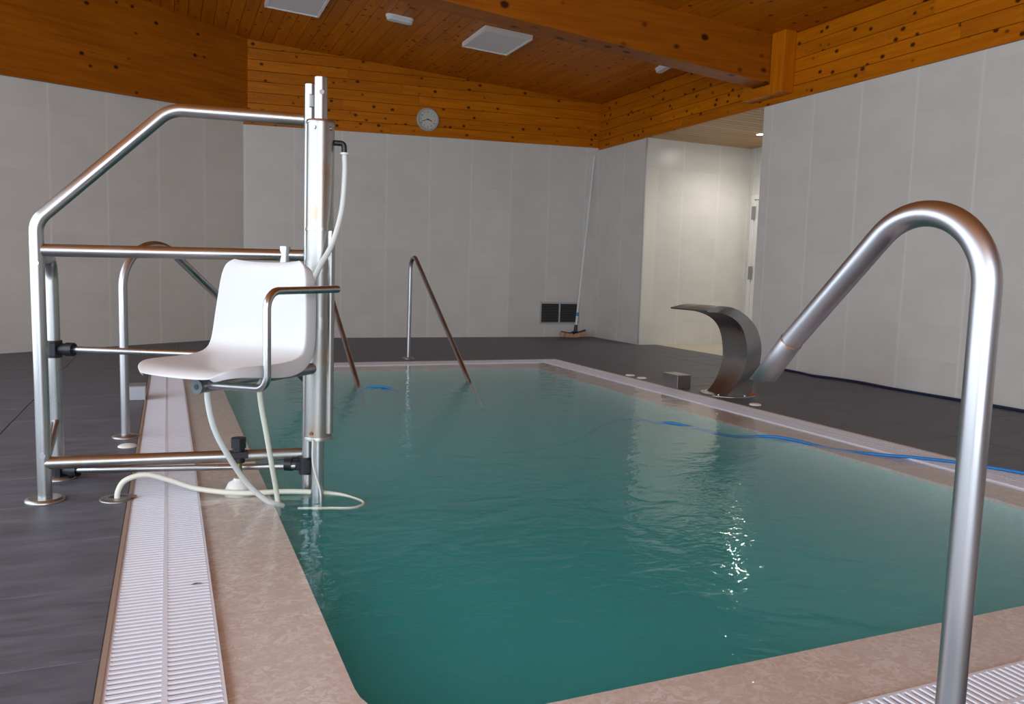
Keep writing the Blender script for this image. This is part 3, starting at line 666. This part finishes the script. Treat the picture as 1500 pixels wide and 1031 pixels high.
front = MB(); front.add(vi, [(ii+k, ji+k, ji+k+1, ii+k+1) for k in range(n-1)], True); front.build('front_sheet', M['steel_dark'], wf)
back = MB(); back.add(vi, [(io+k, io+k+1, jo+k+1, jo+k) for k in range(n-1)], True); back.build('back_sheet', M['steel_dark'], wf)
side = MB(); side.add(vi, [(ii+k, ii+k+1, io+k+1, io+k) for k in range(n-1)]+[(0, io, jo, ji)]); side.build('side_sheet', M['steel_dark'], wf)
side = MB(); side.add(vi, [(ji+k, jo+k, jo+k+1, ji+k+1) for k in range(n-1)]); side.build('side_sheet', M['steel_dark'], wf)
MB().lathe([(0.215, 0.0), (0.215, 0.006), (0.21, 0.008)], (0.03, 0, 0), 36).build('base_plate', M['steel_dark'], wf)
for a in (-2.6, -1.5, -0.5, 0.6, 2.5): MB().lathe([(0.009, 0.008), (0.009, 0.016), (0.006, 0.020)], (0.03+0.19*math.cos(a), 0.19*math.sin(a), 0), 8).build('bolt', M['steel'], wf)
rc = MB().box(-0.022, 0.022, -0.014, 0.014, 0, 0.012).tube([(0, 0, 0.012), (0, 0, 0.019)], 0.010, 10).build('plastic_cap', M['red'], wf, 0.003); rc.location = (0.165, -0.135, 0.008)
tag(rc, label='small orange-red plastic cap')

# steel boxes and floor caps
def sbox(x0, x1, y0, y1, h, label, m):
    t = empty('steel_box', ((x0+x1)/2, (y0+y1)/2, 0)); tag(t, label, 'metal box', 'steel boxes at the pool edge'); a, b = (x1-x0)/2, (y1-y0)/2
    MB().box(-a, a, -b, b, 0, h-0.004).build('box_body', m, t, 0.003); MB().box(-a-0.002, a+0.002, -b-0.002, b+0.002, h-0.004, h).build('lid', m, t, 0.001)
sbox(3.80, 3.93, 5.38, 5.60, 0.112, 'dull steel box on the right deck left of the waterfall spout', M['steel_dark'])
sbox(-0.245, -0.142, 5.69, 5.85, 0.095, 'small grey steel box on the left deck beside the grating', M['steel_satin'])
for (x, y, lab) in ((3.872, 6.223, 'white round floor cap on the right deck, farthest of the pair'), (3.876, 6.033, 'white round floor cap between its twin and the steel box'), (3.908, 4.564, 'white round floor cap in front of the waterfall spout'), (-0.19, 4.262, 'white round floor cap in front of the left handrail foot')):
    t = empty('floor_cap', (x, y, 0)); tag(t, lab, 'floor cap', 'white round floor caps')
    MB().lathe([(0.044, 0.0), (0.044, 0.004), (0.034, 0.010), (0.010, 0.012)], n=24).build('cap', M['plastic_matt'], t)

# blue hose on the right edge and in the water, navy cable along the wall
bh = smooth_curve([(3.95, 2.05, 0.014), (3.785, 2.486, 0.014), (3.68, 2.74, 0.012), (3.56, 2.93, 0.006), (3.46, 3.06, -0.002), (3.36, 3.28, -0.014), (3.27, 3.48, 0.001), (3.20, 3.60, 0.001), (3.08, 3.80, -0.03), (2.90, 4.10, -0.004), (2.84, 4.22, -0.02), (2.85, 4.75, -0.10), (2.6, 5.3, -0.40), (2.0, 5.7, -0.30), (1.60, 5.88, -0.03), (1.48, 5.99, -0.001), (1.38, 6.09, -0.03), (1.25, 6.2, -0.2)], 8)
o = MB().tube(bh, 0.008, 10).build('blue_hose', M['blue']); tag(o, 'bright blue hose lying over the right grating into the pool', 'hose')
import bisect
nav = [(1137, 5.72, 6.43), (0, 5.715, 6.2), (0, 5.70, 6.0), (0, 5.66, 5.82), (0, 5.70, 5.6), (0, 5.72, 5.3), (0, 5.705, 5.0), (0, 5.715, 4.6), (0, 5.70, 4.2), (0, 5.715, 3.8), (0, 5.70, 3.3), (0, 5.71, 2.6), (0, 5.70, 1.5)]
o = MB().tube(smooth_curve([(5.72, 6.85, 0.012)]+[(a, b, 0.012+0.003*math.sin(b*5)) for _, a, b in nav], 6), 0.011, 8).build('wall_cable', M['navy']); tag(o, 'navy blue cable lying along the foot of the right wall', 'cable')

# ------------------------------------------------------------------ back wall: vents, clock, brush
def vent(x0, x1, z0, z1, label):
    t = empty('vent_grille', ((x0+x1)/2, YB, (z0+z1)/2)); tag(t, label, 'vent', 'ventilation grilles low on the back wall'); w, h = (x1-x0)/2, (z1-z0)/2
    MB().box(-w+0.02, w-0.02, -0.003, 0.006, -h+0.02, h-0.02).build('duct', M['void'], t)
    f = MB(); f.box(-w, w, -0.02, 0.0, h-0.026, h).box(-w, w, -0.02, 0.0, -h, -h+0.022).box(-w, -w+0.02, -0.02, 0.0, -h+0.022, h-0.026).box(w-0.02, w, -0.02, 0.0, -h+0.022, h-0.026)
    f.build('frame', M['alu'], t); MB().box(-0.011, 0.011, -0.019, -0.002, -h+0.022, h-0.026).build('mullion', M['alu'], t)
    nS = 12; me = None
    for c in (-1, 1):
        for k in range(nS):
            z = -h+0.022+(k+0.6)*(2*h-0.048)/nS
            if me is None:
                a = w/2-0.016; me = MB().hexa([(-a, -0.014, 0), (a, -0.014, 0), (a, -0.006, 0), (-a, -0.006, 0)], [(-a, -0.014, 0.0035), (a, -0.014, 0.0035), (a, -0.006, 0.0035), (-a, -0.006, 0.0035)]).mesh('slat')
            o = link('slat', me, t, M['slat']); o.location = (c*(w/2-0.005), 0, z)
vent(4.886, 5.505, 0.19, 0.505, 'aluminium vent grille low on the back wall behind the leaning brush')
vent(1.345, 1.962, 0.19, 0.49, 'aluminium vent grille low on the back wall mostly hidden by the lift column')
clk = empty('wall_clock', (3.155, YB-0.028, 2.868)); tag(clk, 'round white wall clock on the pine boards of the back wall', 'clock')
RX = Matrix.Rotation(pi/2, 3, 'X')
MB().lathe([(0.150, 0.0), (0.150, 0.025), (0.140, 0.034), (0.124, 0.030), (0.122, 0.018)], n=40, M=RX).build('case', mat('grey_clock_rim', (0.42, 0.42, 0.43), 0.4), clk)
MB().lathe([(0.1235, 0.012), (0.1235, 0.0185)], n=40, M=RX).build('dial', M['face'], clk)
for hh in range(1, 13):
    a = hh*pi/6; cu = bpy.data.curves.new('numeral', 'FONT'); cu.body = str(hh); cu.size = 0.034; cu.align_x = 'CENTER'; cu.align_y = 'CENTER'; cu.extrude = 0.0004
    o = bpy.data.objects.new('numeral', cu); COL.objects.link(o); o.parent = clk; o.location = (0.098*math.sin(a), -0.0195, 0.098*math.cos(a)); o.rotation_euler = (pi/2, 0, 0); cu.materials.append(M['black'])
    bpy.context.view_layer.update(); me = bpy.data.meshes.new_from_object(o); o2 = link('numeral', me, clk); o2.location = o.location; o2.rotation_euler = o.rotation_euler; bpy.data.objects.remove(o); o2.name = 'numeral'
def hand(ang, l, w):
    R = Matrix.Rotation(ang, 3, 'Y'); mb = MB(); mb.box(-w, w, -0.0235, -0.0215, -0.015, l, R.to_4x4()); return mb.build('hand', M['black'], clk)
hand(2*pi*(3.7/12), 0.058, 0.0045); hand(2*pi*(42/60), 0.085, 0.0032)
MB().lathe([(0.007, 0.0205), (0.007, 0.025)], n=12, M=RX).build('hand_pin', M['black'], clk)
br = empty('pool_brush', (5.335, 10.14, 0)); tag(br, 'long white pole with a pool brush leaning in the back right corner', 'brush'); bo = Vector((5.335, 10.14, 0))
P0, P1 = Vector((5.37, 10.15, 0.10)), Vector((5.665, 10.325, 2.61))
def bp(t): return P0+(P1-P0)*t-bo
MB().tube([bp(0.0), bp(0.5)], 0.0165, 12).build('pole', M['plastic_matt'], br); MB().tube([bp(0.49), bp(1)], 0.0135, 12).build('pole', M['plastic_matt'], br)
MB().tube([bp(0.085), bp(0.105)], 0.021, 12).build('clip', M['blue'], br)
MB().tube([bp(-0.01), bp(0.035)], [0.030, 0.022], 12).box(-0.02, 0.06, -0.02, 0.03, 0.055, 0.095).build('handle_socket', M['brush'], br, 0.003)
hd = MB(); bs = MB(); ds = 9
for k in range(ds):
    u0, u1 = -0.19+0.38*k/ds, -0.19+0.38*(k+1)/ds; c0, c1 = 0.03*(u0/0.19)**2, 0.03*(u1/0.19)**2; lift0, lift1 = 0.02+0.02*(u0+.19)/.38, 0.02+0.02*(u1+.19)/.38
    hd.hexa([(u0, -0.02-c0*0, 0.035+c0+lift0), (u1, -0.02, 0.035+c1+lift1), (u1, 0.03, 0.035+c1+lift1), (u0, 0.03, 0.035+c0+lift0)], [(u0, -0.02, 0.05+c0+lift0), (u1, -0.02, 0.05+c1+lift1), (u1, 0.03, 0.05+c1+lift1), (u0, 0.03, 0.05+c0+lift0)])
hd.build('brush_back', M['brush'], br)
random.seed(3)
for k in range(260):
    u = random.uniform(-0.195, 0.195); w = random.uniform(-0.022, 0.032); c = 0.03*(u/0.19)**2; z = 0.036+c+0.02+0.02*(u+.19)/.38
    e = (u*1.06+random.uniform(-.006, .006), w+random.uniform(-.012, .012), 0.004+c*0.7+0.012*(u+.19)/.38)
    a = Vector((u, w, z)); b = Vector(e); q = Vector((0.0045, 0, 0)); r_ = Vector((0, 0.0045, 0)); bs.hexa([b-q-r_, b+q-r_, b+q+r_, b-q+r_], [a-q-r_, a+q-r_, a+q+r_, a-q+r_])
tag(bs.build('bristles', M['bristle'], br), kind='stuff')

lf = MB(); lf.add([(-0.016, 0, 0.002), (-0.004, 0.006, 0.004), (0.010, 0.004, 0.003), (0.018, -0.002, 0.002), (0.004, -0.006, 0.005), (-0.008, -0.005, 0.003)], [(0, 1, 5), (1, 2, 4, 5), (2, 3, 4)])
leaf = lf.build('dry_leaf', mat('dry_brown_leaf', (0.16, 0.10, 0.06), 0.8)); leaf.location = (0.065, 2.34, 0.0); tag(leaf, 'tiny dry brown leaf lying on the left overflow grating', 'leaf')
